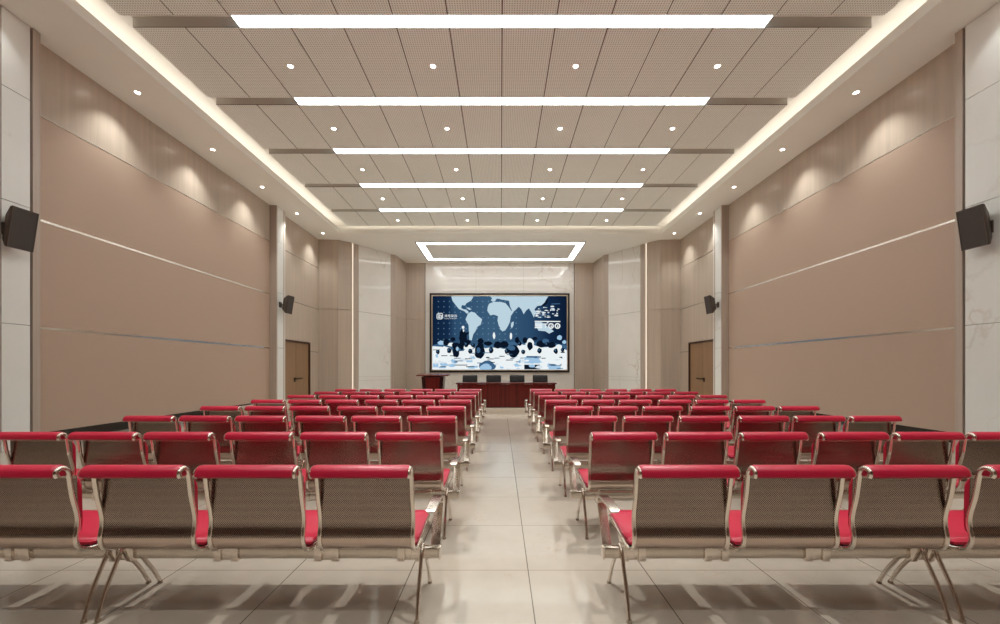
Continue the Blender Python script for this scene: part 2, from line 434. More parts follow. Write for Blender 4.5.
def side_wall(side):
    s = 1 if side == 'left' else -1            # inward direction of x
    X = XL if s > 0 else XR
    def B(mb, d0, d1, y0, y1, z0, z1, mi=0):   # d measured from the wall face into the room
        mb.box(X + s * d0, X + s * d1, y0, y1, z0, z1, mi)
    w = MB(); B(w, -.3, -.045, Y0 - .3, 16.1, 0, ZS); B(w, -.3, -.045, 16.1, 18.25, 2.47, ZS); B(w, -.3, -.045, 18.25, YS + .3, 0, ZS)
    wall = struct(w.build('wall_' + side, M['groove']), '%s wall of the hall, tan panels between pale strips' % side, 'wall')
    JZ = [.19, 2.12, 4.1, 6.02]
    def panels(y0, y1):
        for k in range(3):
            a = JZ[k] + (.022 if k else .004); b = JZ[k + 1] - (.022 if k < 2 else .011)
            m = MB(); B(m, -.045, 0, y0, y1, a, b); m.build('fabric_panel', M['leather'], wall, bevel=.003)
        for z, h in ((JZ[1], .021), (JZ[2], .021), (JZ[3], .010)):
            m = MB(); B(m, -.044, .004, y0, y1, z - h, z + h); m.build('metal_strip', M['strip'], wall)
        m = MB(); B(m, -.045, 0, y0, y1, JZ[3] + .011, ZS - .001); m.build('veneer_panel', M['veneer'], wall)
        b = MB(); B(b, -.044, -.012, y0, y1, 0, JZ[0]); b.build('skirting', M['black_gloss'], wall)
    panels(Y0, 6.30); panels(7.36, 15.08)
    # near pilaster: wood, marble, dark reveal, wood
    P = .24
    def post(y0, y1, z0=0, d=P, mat='veneer_dark'):
        m = MB(); B(m, -.04, d, y0, y1, z0, ZS - .001); return m.build('wood_post', M[mat], wall, bevel=.004)
    ym = 6.80 if s > 0 else 6.52
    post(ym - .2, ym - .03)
    g = MB(); B(g, -.04, P - .05, ym - .03, 7.235, 0, ZS - .001); g.build('reveal', M['groove'], wall)
    zz = [0, 2.13, 4.18, 6.06, ZS - .002]
    def slabs(y0, y1, d):
        for k in range(4):
            m = MB(); B(m, d - .049, d, y0, y1, zz[k] + (.005 if k else .002), zz[k + 1] - .005)
            m.build('marble_slab', M['marble_soft'], wall, bevel=.002)
    slabs(ym - .015, 7.195, P - .005)
    post(7.235, 7.355)
    # far pilaster
    post(15.1, 15.16)
    g = MB(); B(g, -.04, P - .05, 15.16, 15.62, 0, ZS - .001); g.build('reveal', M['groove'], wall)
    slabs(15.17, 15.58, P - .005)
    post(15.60, 15.70, d=P - .02)
    pl = MB(); B(pl, -.04, P - .07, 15.705, 15.84, 0, ZS - .001); pl.build('pale_return', M['marble_soft'], wall)
        # wall piece with the door
    for (y0, y1, z0, z1) in ((15.70, 16.05, .19, 2.11), (15.70, 16.05, 2.13, 4.09), (16.05, 18.3, 2.52, 4.09), (18.3, 19.12, .19, 2.11), (18.3, 19.12, 2.13, 4.09), (15.70, 19.12, 4.11, 6.0), (15.70, 19.12, 6.02, ZS - .001)):
        m = MB(); B(m, -.045, 0, y0, y1, z0, z1); m.build('veneer_panel', M['veneer'], wall, bevel=.003)
    for (y0, y1) in ((15.7, 16.05), (18.3, 19.12)):
        b = MB(); B(b, -.044, -.012, y0, y1, .15 if y0 > 12 else 0, .19); b.build('skirting', M['black_gloss'], wall)
    # door
    n = 1 if s > 0 else 2
    dm = MB(); B(dm, -.10, -.05, 16.12, 17.12, .155, 2.45); B(dm, -.10, -.05, 17.13, 18.23, .155, 2.45)
    d = struct(dm.build('door_%d' % n, M['door'], bevel=.003), 'pale oak double door in the %s wall by the stage' % side, 'door')
    f = MB(); B(f, -.11, .012, 16.05, 16.115, .152, 2.515); B(f, -.11, .012, 18.235, 18.3, .152, 2.515); B(f, -.11, .012, 16.115, 18.235, 2.455, 2.515)
    f.build('door_frame', M['door_frame'], d)
    h = MB(); B(h, -.05, -.035, 16.94, 17.06, .82, .98); h.tube([(X - s * .035, 17.0, .94), (X + s * .02, 17.0, .94), (X + s * .025, 17.5, .95)], .024, 8)
    h.cyl((X - s * .03, 17.0, .85), .03, .02, 'X', 12)
    h.build('door_handle', M['bronze'], d, 40)
    return wall

side_wall('left'); side_wall('right')

# ---- splayed stage walls
def poly_wall(mb, p, q, th, z0, z1, mi=0, gap=0.0):
    p = Vector(p); q = Vector(q); d = (q - p).normalized(); n = Vector((-d.y, d.x))
    p = p + d * gap; q = q - d * gap
    pts = [p, q, q + n * th, p + n * th]
    if (pts[1] - pts[0]).cross(pts[2] - pts[1]) < 0: pts.reverse()
    mb.prism([tuple(v) for v in pts], z0, z1, mi)

def stage_wall(side):
    s = 1 if side == 'left' else -1
    X = XL if s > 0 else XR
    cx = -.05
    def P(x, y): return (x if s > 0 else 2 * cx - x, y)
    th = .05 * s
    pts = {'a0': P(-8.46, 19.13), 'a1': P(-7.56, 19.2), 'b1': P(-7.09, 19.62), 'c0': P(-7.03, 19.75), 'c05': P(-6.88, 19.98), 'c1': P(-5.76, 21.6),
           'd1': P(-5.56, 21.78), 'e1': P(-5.36, 23.42), 'f1': P(-4.32, 23.5)}
    back = MB()
    for a, b in (('a0', 'a1'), ('a1', 'b1'), ('c0', 'c1'), ('c1', 'd1'), ('d1', 'e1'), ('e1', 'f1')):
        pa, pb = Vector(pts[a]), Vector(pts[b]); d = (pb - pa).normalized(); n = Vector((-d.y, d.x)) * s
        poly_wall(back, pa + n * .052, pb + n * .052, .12 * s, .15, ZS)
    # closes the light slot between the wood and the marble
    poly_wall(back, Vector(pts['b1']) + Vector((-.02 * s, .1)), Vector(pts['c0']) + Vector((-.12 * s, .12)), .1 * s, .15, ZS)
    w = struct(back.build('wall_stage_' + side, M['veneer']), 'splayed wood and marble wall on the %s of the stage' % side, 'wall')
    bands = [(.152, .775), (.785, .945), (.955, 4.12), (4.135, ZS - .001)]
    for a, b, mat, nm in (('a0', 'a1', 'veneer', 'veneer_panel'), ('a1', 'b1', 'veneer', 'veneer_panel'), ('c0', 'c05', 'veneer_dark', 'wood_post'), ('c05', 'c1', 'marble', 'marble_slab'),
                          ('c1', 'd1', 'veneer_dark', 'wood_post'), ('d1', 'e1', 'veneer', 'veneer_panel'), ('e1', 'f1', 'veneer', 'veneer_panel')):
        mb = MB()
        for z0, z1 in bands: poly_wall(mb, pts[a], pts[b], th, z0, z1, 0, .003)
        mb.build(nm, M[mat], w)
    for (p, q) in ((pts['b1'], pts['c0']),):
        pa, pb = Vector(p), Vector(q); mid = pa + (pb - pa) * .35
        e = MB().box(mid.x - .02, mid.x + .02, mid.y + .03, mid.y + .06, .17, ZS - .01)
        e.build('edge_light', M['edge_led'], w)
    f1 = pts['f1']
    e = MB().box(f1[0] + .012 * s, f1[0] + .03 * s, YS - .005, YS - .02, .17, ZS - .01); e.build('edge_trim', M['groove'], w)
stage_wall('left'); stage_wall('right')
wf = MB().box(-4.3, 4.2, YS + .05, YS + .3, 0, ZS).build('wall_front', M['groove'])
struct(wf, 'white veined marble wall behind the big screen', 'wall')
for (x0, x1) in ((-4.285, -1.4), (-1.395, 1.3), (1.305, 4.19)):
    m = MB()
    for z0, z1 in ((.152, 4.6), (4.605, ZS - .001)): m.box(x0, x1, YS, YS + .05, z0, z1)
    m.build('marble_slab', M['marble'], wf)
wb = MB().box(XL - .3, XR + .3, Y0 - .3, Y0, 0, ZS).build('wall_back', M['veneer_back'])
struct(wb, 'plain wood veneer wall at the back of the hall', 'wall')

# ------------------------------------------------------------------ big screen
SX0, SX1, SZ0, SZ1, SY = -4.02, 3.92, 1.135, 5.63, YS - .09
scr = thing('video_screen', 'large wall screen showing a blue world map over a seated audience', 'screen', ((SX0 + SX1) / 2, SY, (SZ0 + SZ1) / 2))
W2, H2 = (SX1 - SX0) / 2, (SZ1 - SZ0) / 2
def frame(mb, w, h, t, y0, y1):
    mb.box(-w, w, y0, y1, h - t, h); mb.box(-w, w, y0, y1, -h, -h + t)
    mb.box(-w, -w + t, y0, y1, -h + t, h - t); mb.box(w - t, w, y0, y1, -h + t, h - t); return mb
frame(MB(), W2, H2, .10, -.05, .088).build('bezel', M['bezel_black'], scr, bevel=.006)
frame(MB(), W2 - .101, H2 - .101, .055, -.03, .05).build('inner_frame', M['gold_line'], scr)
def screen_gradient():
    m = bpy.data.materials.new('screen_blue'); m.use_nodes = True; nt = m.node_tree; nt.nodes.clear()
    tc = N(nt, 'ShaderNodeTexCoord'); sp = N(nt, 'ShaderNodeSeparateXYZ'); nt.links.new(tc.outputs['Object'], sp.inputs[0])
    mr = N(nt, 'ShaderNodeMapRange'); mr.inputs[1].default_value = -W2; mr.inputs[2].default_value = W2; nt.links.new(sp.outputs['X'], mr.inputs[0])
    cr = N(nt, 'ShaderNodeValToRGB'); el = cr.color_ramp.elements
    el[0].position = 0; el[0].color = lin((12, 28, 52)); el[1].position = 1; el[1].color = lin((10, 22, 42))
    for p, c in ((.13, (18, 40, 68)), (.18, (42, 72, 102)), (.45, (56, 88, 116)), (.72, (40, 70, 100)), (.86, (18, 38, 66))):
        e = el.new(p); e.color = lin(c)
    e = N(nt, 'ShaderNodeEmission'); o = N(nt, 'ShaderNodeOutputMaterial')
    nt.links.new(mr.outputs[0], cr.inputs[0]); e.inputs[1].default_value = .56; nt.links.new(cr.outputs[0], e.inputs[0]); nt.links.new(e.outputs[0], o.inputs[0])
    return m
SM = [screen_gradient(), emit('screen_land', (176, 198, 210), .58), emit('screen_white', (222, 228, 230), .58), emit('screen_navy', (10, 20, 36), .58),
      emit('screen_pale_blue', (150, 184, 212), .58), emit('screen_steel_blue', (58, 92, 124), .58), emit('screen_dot', (120, 152, 176), .58), emit('screen_cloud', (200, 212, 220), .58)]
IW, IH = W2 - .156, H2 - .156
SCALE = 7.253
def sp_(x, y, crop):      # picture coordinates measured on the photograph -> metres on the screen
    px = (425 if crop == 1 else 500) + x / SCALE; py = 290 + y / SCALE
    u = (px - 432.3) / (567.0 - 432.3); v = (py - 295.7) / (370.2 - 295.7)
    return max(-IW, min(IW, -IW + u * 2 * IW)), max(-IH, min(IH, IH - v * 2 * IH))
pic = MB()
LAY = [0]
def flat(pts, mi):
    LAY[0] += 1
    y = -.0006 * LAY[0]
    n = len(pts)
    pic.add([(x, y, z) for x, z in pts], [tuple(range(n))], mi)
def shape(crop, pts, mi): flat([sp_(x, y, crop) for x, y in pts], mi)
def blob(crop, cx, cy, rx, ry, mi, n=14, wob=.12):
    ps = []
    for k in range(n):
        a = 2 * PI * k / n; q = 1 + random.uniform(-wob, wob)
        ps.append((cx + rx * q * math.cos(a), cy + ry * q * math.sin(a)))
    shape(crop, ps, mi)
pic.add([(-IW, 0, -IH), (IW, 0, -IH), (IW, 0, IH), (-IW, 0, IH)], [(0, 1, 2, 3)], 0)
# dots
for j in range(9):
    for i in range(15):
        x, y = 95 + i * 40.5, 80 + j * 40
        X, Z = sp_(x, y, 1) if x < 544 else sp_(x - 544, y, 2)
        flat([(X - .022, Z - .022), (X + .022, Z - .022), (X + .022, Z + .022), (X - .022, Z + .022)], 6)
# the Americas
shape(1, [(190, 44), (352, 44), (335, 75), (300, 95), (290, 112), (268, 108), (262, 128), (275, 138), (300, 142), (318, 160), (305, 172), (282, 152), (246, 138), (222, 108), (200, 78)], 1)
shape(1, [(298, 128), (318, 126), (338, 140), (322, 144)], 1)
shape(1, [(312, 170), (335, 156), (362, 164), (384, 188), (414, 212), (404, 252), (380, 268), (366, 300), (350, 322), (338, 368), (322, 362), (318, 300), (316, 256), (294, 214)], 1)
# Greenland edge, Europe and Africa
shape(1, [(470, 44), (544, 44), (544, 62), (520, 62), (508, 80), (492, 84), (478, 74), (488, 58)], 1)
shape(2, [(0, 44), (100, 44), (60, 76), (0, 66)], 1)
shape(1, [(466, 98), (500, 84), (544, 86), (544, 272), (536, 262), (526, 220), (530, 190), (500, 178), (474, 184), (452, 150), (456, 118)], 1)
shape(2, [(0, 84), (40, 94), (62, 120), (84, 152), (104, 150), (78, 190), (72, 232), (58, 262), (40, 292), (18, 302), (2, 286), (-6, 240)], 1)
shape(2, [(84, 236), (100, 228), (98, 256), (86, 280), (78, 262)], 1)
# Asia
shape(2, [(66, 80), (40, 44), (352, 44), (330, 76), (322, 100), (296, 112), (270, 116), (250, 140), (262, 160), (246, 200), (232, 168), (210, 132), (190, 148), (172, 176), (156, 140), (136, 120), (112, 146), (92, 158), (74, 120)], 1)
shape(2, [(300, 112), (330, 84), (352, 60), (344, 92), (320, 116)], 3)
shape(2, [(252, 232), (300, 232), (376, 288), (392, 300), (356, 318), (330, 300), (280, 296), (262, 262)], 1)
# ink clouds and the small writing at the right of the picture
for k in range(46):
    x, y = random.uniform(256, 436), random.gauss(158, 24)
    blob(2, x, y, random.uniform(5, 17), random.uniform(2, 7), random.choice((7, 7, 1, 5, 2)), 7, .35)
shape(2, [(372, 98), (436, 96), (436, 102), (372, 104)], 5)
shape(2, [(252, 224), (438, 226), (438, 233), (252, 231)], 2)
shape(2, [(252, 270), (306, 270), (306, 278), (252, 278)], 2)
for k in range(6): shape(2, [(254 + 9 * k, 242 + (k % 2) * 6), (260 + 9 * k, 242), (260 + 9 * k, 268), (254 + 9 * k, 268)], 2)
shape(2, [(316, 244), (346, 244), (346, 250), (334, 250), (334, 278), (328, 278), (328, 250), (316, 250)], 2)
for cx in (370, 417):
    blob(2, cx, 262, 21, 21, 2, 20, 0); blob(2, cx, 262, 12, 12, 3, 16, 0); blob(2, cx + 2, 264, 5, 8, 2, 8, .2)
# hall and audience below
shape(1, [(50, 402), (130, 386), (300, 400), (360, 404), (430, 396), (544, 392), (544, 586), (50, 586)], 5)
shape(2, [(0, 392), (130, 372), (260, 380), (400, 390), (486, 400), (486, 586), (0, 586)], 5)
shape(1, [(50, 410), (120, 414), (200, 450), (350, 440), (470, 420), (544, 424), (544, 586), (50, 586)], 2)
shape(2, [(0, 424), (70, 440), (140, 400), (240, 400), (300, 420), (420, 410), (486, 440), (486, 586), (0, 586)], 2)
for (x0, x1, y, mi, h) in ((58, 110, 437, 3, 5), (92, 180, 462, 3, 6), (104, 144, 492, 3, 10), (140, 308, 548, 3, 6), (282, 326, 492, 3, 10), (440, 468, 492, 3, 8), (58, 98, 550, 4, 30), (100, 150, 565, 4, 12), (300, 345, 520, 4, 14)):
    shape(1, [(x0, y - h / 2), (x1, y - h / 2), (x1, y + h / 2), (x0, y + h / 2)], mi)
for (x0, x1, y, mi, h) in ((176, 290, 512, 4, 46), (176, 290, 562, 3, 34), (192, 270, 488, 5, 12), (350, 446, 546, 5, 12), (352, 440, 566, 4, 26), (430, 452, 494, 3, 14), (440, 470, 455, 3, 8), (0, 26, 556, 4, 30)):
    shape(2, [(x0, y - h / 2), (x1, y - h / 2), (x1, y + h / 2), (x0, y + h / 2)], mi)
# standing presenters
shape(1, [(250, 338), (252, 306), (268, 288), (282, 290), (296, 312), (322, 304), (318, 318), (304, 328), (304, 346), (310, 382), (258, 382)], 3)
blob(1, 277, 272, 10, 12, 2, 10, .05); shape(1, [(274, 288), (286, 288), (284, 304), (278, 306)], 2)
for crop, cx, cy in ((1, 501, 334), (2, 80, 336)):
    blob(crop, cx, cy, 9, 24, 2, 10, .1)
# rows of heads and shoulders
AUD = ((1, 120, 386, 28, 16, 4), (1, 155, 382, 22, 24, 3), (1, 205, 360, 18, 16, 3), (1, 190, 398, 26, 14, 2), (1, 268, 352, 22, 22, 3), (1, 312, 382, 20, 20, 3), (1, 316, 420, 36, 20, 2),
                                 (1, 228, 408, 34, 26, 3), (1, 268, 398, 18, 40, 3), (1, 226, 450, 24, 44, 3), (1, 236, 430, 10, 16, 4), (1, 150, 470, 54, 56, 2), (1, 300, 470, 30, 40, 2),
                                 (1, 404, 372, 22, 22, 3), (1, 402, 410, 26, 28, 3), (1, 398, 458, 56, 50, 2), (1, 398, 452, 38, 52, 3), (1, 388, 440, 14, 20, 5), (1, 458, 390, 32, 16, 3), (1, 526, 400, 26, 26, 3),
                                 (1, 516, 480, 52, 60, 2), (1, 450, 558, 60, 42, 5), (1, 440, 568, 44, 30, 4),
                                 (2, 30, 398, 34, 26, 3), (2, 124, 366, 16, 24, 3), (2, 180, 368, 18, 22, 3), (2, 252, 354, 18, 12, 3), (2, 98, 446, 40, 46, 3), (2, 84, 424, 26, 18, 5), (2, 150, 420, 24, 30, 2),
                                 (2, 216, 394, 32, 38, 2), (2, 216, 410, 20, 30, 3), (2, 300, 394, 36, 26, 3), (2, 372, 402, 28, 22, 3), (2, 330, 372, 26, 16, 5), (2, 430, 348, 18, 18, 4), (2, 466, 380, 16, 14, 4),
                                 (2, 425, 414, 24, 18, 2), (2, 40, 500, 70, 70, 2), (2, 260, 452, 30, 26, 2), (2, 345, 480, 60, 60, 2))
for k in range(60):
    blob(*random.choice(((1, random.uniform(60, 540)), (2, random.uniform(10, 480)))), random.uniform(470, 580), random.uniform(8, 34), random.uniform(4, 16), random.choice((2, 7, 4, 4)), 9, .3)
for crop, cx, cy, rx, ry, mi in sorted(AUD, key=lambda a: (0 if a[5] in (2, 7) else 1)):
    blob(crop, cx, cy, rx, ry, mi)
for k in range(26):
    x, y = random.uniform(60, 1010), random.uniform(455, 570); w_ = random.uniform(20, 60)
    c_, x = (1, x) if x < 530 else (2, x - 544)
    if c_ == 2 and x + w_ > 478: continue
    shape(c_, [(x, y), (x + w_, y), (x + w_, y + 5), (x, y + 6)], random.choice((3, 5, 5)))
for crop, cx, cy, r in ((1, 96, 452, 14), (1, 176, 442, 16), (1, 330, 446, 15), (1, 480, 440, 17), (2, 50, 448, 16), (2, 168, 452, 14), (2, 286, 444, 17), (2, 404, 446, 16), (2, 452, 438, 13), (1, 300, 398, 16), (1, 350, 404, 14), (2, 142, 392, 15), (2, 338, 398, 15)):
    blob(crop, cx, cy, r, r * 1.25, 3, 11, .15); blob(crop, cx - 4, cy - 5, r * .4, r * .5, 5, 8, .2)
po = pic.build('picture', SM, scr); po.location = (0, .04, 0)
for p in po.data.polygons:
    if p.normal.y > 0: p.flip()
# the mark and the name at the left of the picture
def text_mesh(s, size, loc, mat, parent, name):
    cu = bpy.data.curves.new('lettering', 'FONT'); cu.body = s; cu.size = size; cu.align_x = 'LEFT'
    o = bpy.data.objects.new('tmp', cu); COL.objects.link(o)
    dg = bpy.context.evaluated_depsgraph_get()
    me = bpy.data.meshes.new_from_object(o.evaluated_get(dg)); COL.objects.unlink(o); bpy.data.objects.remove(o)
    me.materials.clear(); me.materials.append(mat)
    n = link(name, me, parent, loc); n.rotation_euler = (PI / 2, 0, 0)
    return n, me
x0, z0 = sp_(82, 212, 1); x1, z1 = sp_(130, 166, 1)
cx, cz, hr = (x0 + x1) / 2, (z0 + z1) / 2, (z1 - z0) / 2
lg = MB()
def bar(xa, za, xb, zb):
    lg.box(cx + xa * hr, cx + xb * hr, -.006, 0, cz + za * hr, cz + zb * hr)
oct_o = [(-1, .55), (-.55, 1), (.75, 1), (.75, .8), (-.45, .8), (-.8, .45), (-.8, -.9), (-1, -.75)]
lg.add([(cx + a * hr, -.006, cz + b * hr) for a, b in oct_o], [tuple(range(8))])
lg.add([(cx - a * hr, -.006, cz - b * hr) for a, b in oct_o], [tuple(range(8))])
bar(-.55, .35, .2, .55); bar(-.25, -.5, -.02, .35); bar(-.6, -.5, -.4, .2); bar(.2, -.05, .4, .35); bar(.5, -.4, .68, .35); bar(.2, -.1, .68, .08); bar(-.4, -.6, .6, -.42)
lg.build('picture_mark', SM[2], scr).location = (0, .0, 0)
xa, za = sp_(140, 196, 1)
tx, tm = text_mesh('南粤装饰', .30, (xa, -.006, za), SM[2], scr, 'lettering')
dx = tm.vertices and (max(v.co.x for v in tm.vertices) - min(v.co.x for v in tm.vertices)) or 1
xe, _ = sp_(230, 196, 1); tx.scale = ((xe - xa) / dx,) * 2 + (1,)
xb, zb = sp_(140, 210, 1)
tx2, tm2 = text_mesh('NANYUE DECORATION', .12, (xb, -.006, zb), SM[2], scr, 'lettering')
dx2 = max(v.co.x for v in tm2.vertices) - min(v.co.x for v in tm2.vertices)
tx2.scale = ((xe - xb) / dx2,) * 2 + (1,)

# ------------------------------------------------------------------ stage furniture
STZ = .15
t = thing('rostrum_table', 'long dark red mahogany table at the front of the stage', 'table', (.18, 13.1, STZ))
MB().box(-1.57, 1.57, -.32, .32, .735, .778).build('table_top', M['mahogany_x'], t, bevel=.006)
mb = MB()
for k in range(16):
    a = -1.53 + k * 3.06 / 16
    mb.box(a + .008, a + 3.06 / 16 - .008, -.285, -.255, .03, .73)
mb.box(-1.53, 1.53, -.255, -.24, .0, .73)
mb.build('front_panel', M['mahogany'], t, bevel=.003)
for s in (-1, 1): MB().box(s * 1.53, s * 1.49, -.239, .29, 0, .734).build('side_panel', M['mahogany_deep'], t, bevel=.004)
MB().box(-1.488, 1.488, .0, .27, .42, .445).build('shelf', M['mahogany_deep'], t)

# lectern
t = thing('lectern', 'dark mahogany lectern with a wide top, left of the stage table', 'lectern', (-2.11, 13.0, STZ))
mb = MB()
def trap(y0, y1, wt, wb, z0, z1, mb, mi=0):
    mb.loft([[(-wb, y0, z0), (wb, y0, z0), (wb, y1, z0), (-wb, y1, z0)], [(-wt, y0, z1), (wt, y0, z1), (wt, y1, z1), (-wt, y1, z1)]], mi)
trap(-.22, .24, .345, .27, .06, .97, mb); mb.build('body', M['mahogany_deep'], t, bevel=.006)
mb = MB(); trap(-.245, -.221, .225, .175, .08, .95, mb); mb.build('front_panel', M['mahogany'], t, bevel=.004)
mb = MB(); mb.box(-.31, .31, -.25, .27, 0, .059); mb.build('plinth', M['mahogany_deep'], t, bevel=.004)
mb = MB().add([(-.49, -.30, .985), (.49, -.30, .985), (.49, .33, 1.0), (-.49, .33, 1.0), (-.49, -.30, 1.02), (.49, -.30, 1.02), (.49, .33, 1.06), (-.49, .33, 1.06)],
              [(0, 3, 2, 1), (4, 5, 6, 7), (0, 1, 5, 4), (1, 2, 6, 5), (2, 3, 7, 6), (3, 0, 4, 7)])
mb.build('lectern_top', M['mahogany_x'], t, bevel=.005)
mb = MB(); mb.box(-.3, .3, -.2, .24, .965, .99); mb.build('neck', M['mahogany_deep'], t)

# four black chairs behind the table
def make_meeting_chair(loc):
    t = thing('meeting_chair', '', 'chair', loc, PI, 'black chairs behind the stage table')   # faces the hall
    MB().box(-.25, .25, -.24, .24, .40, .48).build('seat', M['black_leather'], t, bevel=.025)
    rg = []
    for z, y in ((.50, -.22), (.62, -.235), (.8, -.255), (.94, -.28), (1.0, -.295)):
        h = .252 if z < .98 else .243
        rg.append([(-h, y - .035, z), (h, y - .035, z), (h, y + .03, z), (-h, y + .03, z)])
    MB().loft(rg).build('backrest', M['black_leather'], t, bevel=.014)
    for s in (-1, 1):
        a = MB().tube([(s * .285, -.24, .62), (s * .285, .0, .64), (s * .285, .2, .63), (s * .285, .22, .45)], .02, 8)
        a.build('armrest', M['black_leather'], t, 40)
        for q in (-1, 1):
            MB().tube([(s * .23, q * .2, .40), (s * .25, q * .22, .0)], [.02, .015], 8).build('leg', M['black_leather'], t, 40)
    return t
cxs = [-1.03, -.23, .56, 1.34]
lab = ['black leather chair behind the stage table, nearest the lectern', 'black leather chair behind the stage table, second from the lectern',
       'black leather chair behind the stage table, third from the lectern', 'black leather chair behind the stage table, farthest from the lectern']
ch0 = make_meeting_chair((cxs[0], 13.65, STZ))
tabc = {ch0.name: kids(ch0)}
for i, x in enumerate(cxs):
    c = ch0 if i == 0 else copy_tree(ch0, tabc)
    c.location = (x, 13.65, STZ); c['label'] = lab[i]

# ------------------------------------------------------------------ wall loudspeakers
def speaker(side, x, y, z, label, yaw):
    s = 1 if side == 'left' else -1
    t = thing('wall_speaker', label, 'speaker', (x, y, z), group='loudspeakers on the marble pilasters')
    R = Matrix.Rotation(yaw, 4, 'Z') @ Matrix.Rotation(s * math.radians(9), 4, 'Y')     # front faces +x (left wall), leaning down
    def tf(mb): mb.v = [tuple(R @ Vector((p[0] * s, p[1] * .93, p[2]))) for p in mb.v]; return mb
    mb = MB().loft([[(-.24, -.07, -.2), (-.24, .07, -.2), (-.24, .07, .2), (-.24, -.07, .2)], [(-.04, -.19, -.325), (-.04, .19, -.325), (-.04, .19, .325), (-.04, -.19, .325)],
                    [(0, -.2, -.335), (0, .2, -.335), (0, .2, .335), (0, -.2, .335)]])
    tf(mb).build('cabinet', M['speaker_box'], t, bevel=.006)
    tf(MB().box(.001, .014, -.185, .185, -.318, .318)).build('grille', M['grille'], t, bevel=.004)
    f = MB(); f.box(.001, .02, -.2, -.186, -.335, .335); f.box(.001, .02, .186, .2, -.335, .335); f.box(.001, .02, -.186, .186, .319, .335); f.box(.001, .02, -.186, .186, -.335, -.319)
    tf(f).build('bezel', M['speaker_box'], t, bevel=.003)
    wallx = (XL + .24) if s > 0 else (XR - .24)
    b = MB().box(wallx - x - .005 * s, wallx - x + .02 * s, -.08, .08, -.1, .1); b.tube([(wallx - x, 0, 0), (-.2 * s, 0, 0)], .025, 10)
    b.build('bracket', M['speaker_box'], t, 40)
speaker('left', XL + .24 + .25, 6.86, 3.69, 'large dark loudspeaker on the left marble pilaster nearest the viewer', -.02)
speaker('right', XR - .24 - .25, 6.86, 3.72, 'large dark loudspeaker on the right marble pilaster nearest the viewer', .05)
speaker('left', XL + .24 + .36, 15.36, 3.74, 'small dark loudspeaker on the far left pilaster beside the door', -.05)
speaker('right', XR - .24 - .36, 15.36, 3.74, 'small dark loudspeaker on the far right pilaster beside the door', .05)

# ------------------------------------------------------------------ the beam seating
SW, PITCH, INNER, GAP, NS = .521, .584, .579, .043, 6
RT = .0125
HOOK = [(-.318, .830), (-.327, .845), (-.320, .860), (-.304, .869), (-.285, .866), (-.268, .850), (-.258, .815)]
BACK = [(-.242, .71), (-.216, .60), (-.2155, .54), (-.225, .475), (-.210, .425), (-.165, .398), (-.10, .390)]
SEAT = [(.03, .398), (.14, .415), (.225, .426), (.265, .419), (.288, .394), (.294, .370)]
rail2d = smooth_path(HOOK + BACK + SEAT, 5)
sheet2d = smooth_path([(-.2205, .812), (-.218, .71)] + BACK[1:] + SEAT[:-1], 6)

def rail_mesh(x):
    return MB().tube([(x, p.x, p.y) for p in rail2d], RT, 10).mesh('side_rail', M['chrome'], 60)

def shell_mesh():
    """bent steel sheet between the rails; uv in metres, v counted from the top of the back"""
    x0, x1 = RT, SW - RT; th = .003
    s = [0.0]
    for i in range(1, len(sheet2d)): s.append(s[-1] + (sheet2d[i] - sheet2d[i - 1]).length)
    me = bpy.data.meshes.new('seat_shell'); vs = []; fs = []; uvs = []
    n = len(sheet2d)
    for sd in (0, 1):
        for i, p in enumerate(sheet2d):
            t = (sheet2d[min(i + 1, n - 1)] - sheet2d[max(i - 1, 0)]).normalized(); nn = Vector((-t.y, t.x))
            q = p + nn * (th if sd else 0)
            vs += [(x0, q.x, q.y), (x1, q.x, q.y)]; uvs += [(x0, s[i]), (x1, s[i])]
    o = 2 * n
    for i in range(n - 1):
        a = 2 * i
        fs += [(a, a + 1, a + 3, a + 2), (o + a, o + a + 2, o + a + 3, o + a + 1), (a, a + 2, o + a + 2, o + a), (a + 1, o + a + 1, o + a + 3, a + 3)]
    fs += [(0, o, o + 1, 1), (2 * n - 2, 2 * n - 1, o + 2 * n - 1, o + 2 * n - 2)]
    me.from_pydata(vs, [], fs); ul = me.uv_layers.new(name='UVMap')
    for l in me.loops: ul.data[l.index].uv = uvs[l.vertex_index]
    me.materials.append(M['perf'])
    bm = bmesh.new(); bm.from_mesh(me); bmesh.ops.recalc_face_normals(bm, faces=bm.faces); bm.to_mesh(me); bm.free()
    me.polygons.foreach_set('use_smooth', [True] * len(me.polygons)); me.set_sharp_from_angle(angle=math.radians(50)); me.update()
    return me

def pad_rings(section, x0, x1, rnd):
    """extrude a y,z section along x with softened ends"""
    c = sum((Vector(p) for p in section), Vector((0, 0))) / len(section)
    rings = []
    for x, k in ((x0, .80), (x0 + rnd * .25, .92), (x0 + rnd, 1.0), ((x0 + x1) / 2, 1.0), (x1 - rnd, 1.0), (x1 - rnd * .25, .92), (x1, .80)):
        rings.append([(x, c.x + (p[0] - c.x) * (k if k < 1 else 1), c.y + (p[1] - c.y) * (k if k < 1 else 1)) for p in section])
    return rings

def strip_section(path, outer, inner):
    """closed section around a 2-D path: outer offset on the left of travel, inner on the right"""
    a, b = [], []; n = len(path)
    for i, p in enumerate(path):
        t = (path[min(i + 1, n - 1)] - path[max(i - 1, 0)]).normalized(); nn = Vector((-t.y, t.x))
        e = 1.0 if 0 < i < n - 1 else .45
        a.append(p + nn * outer * e); b.append(p - nn * inner * e)
    return [tuple(p) for p in a] + [tuple(p) for p in reversed(b)]

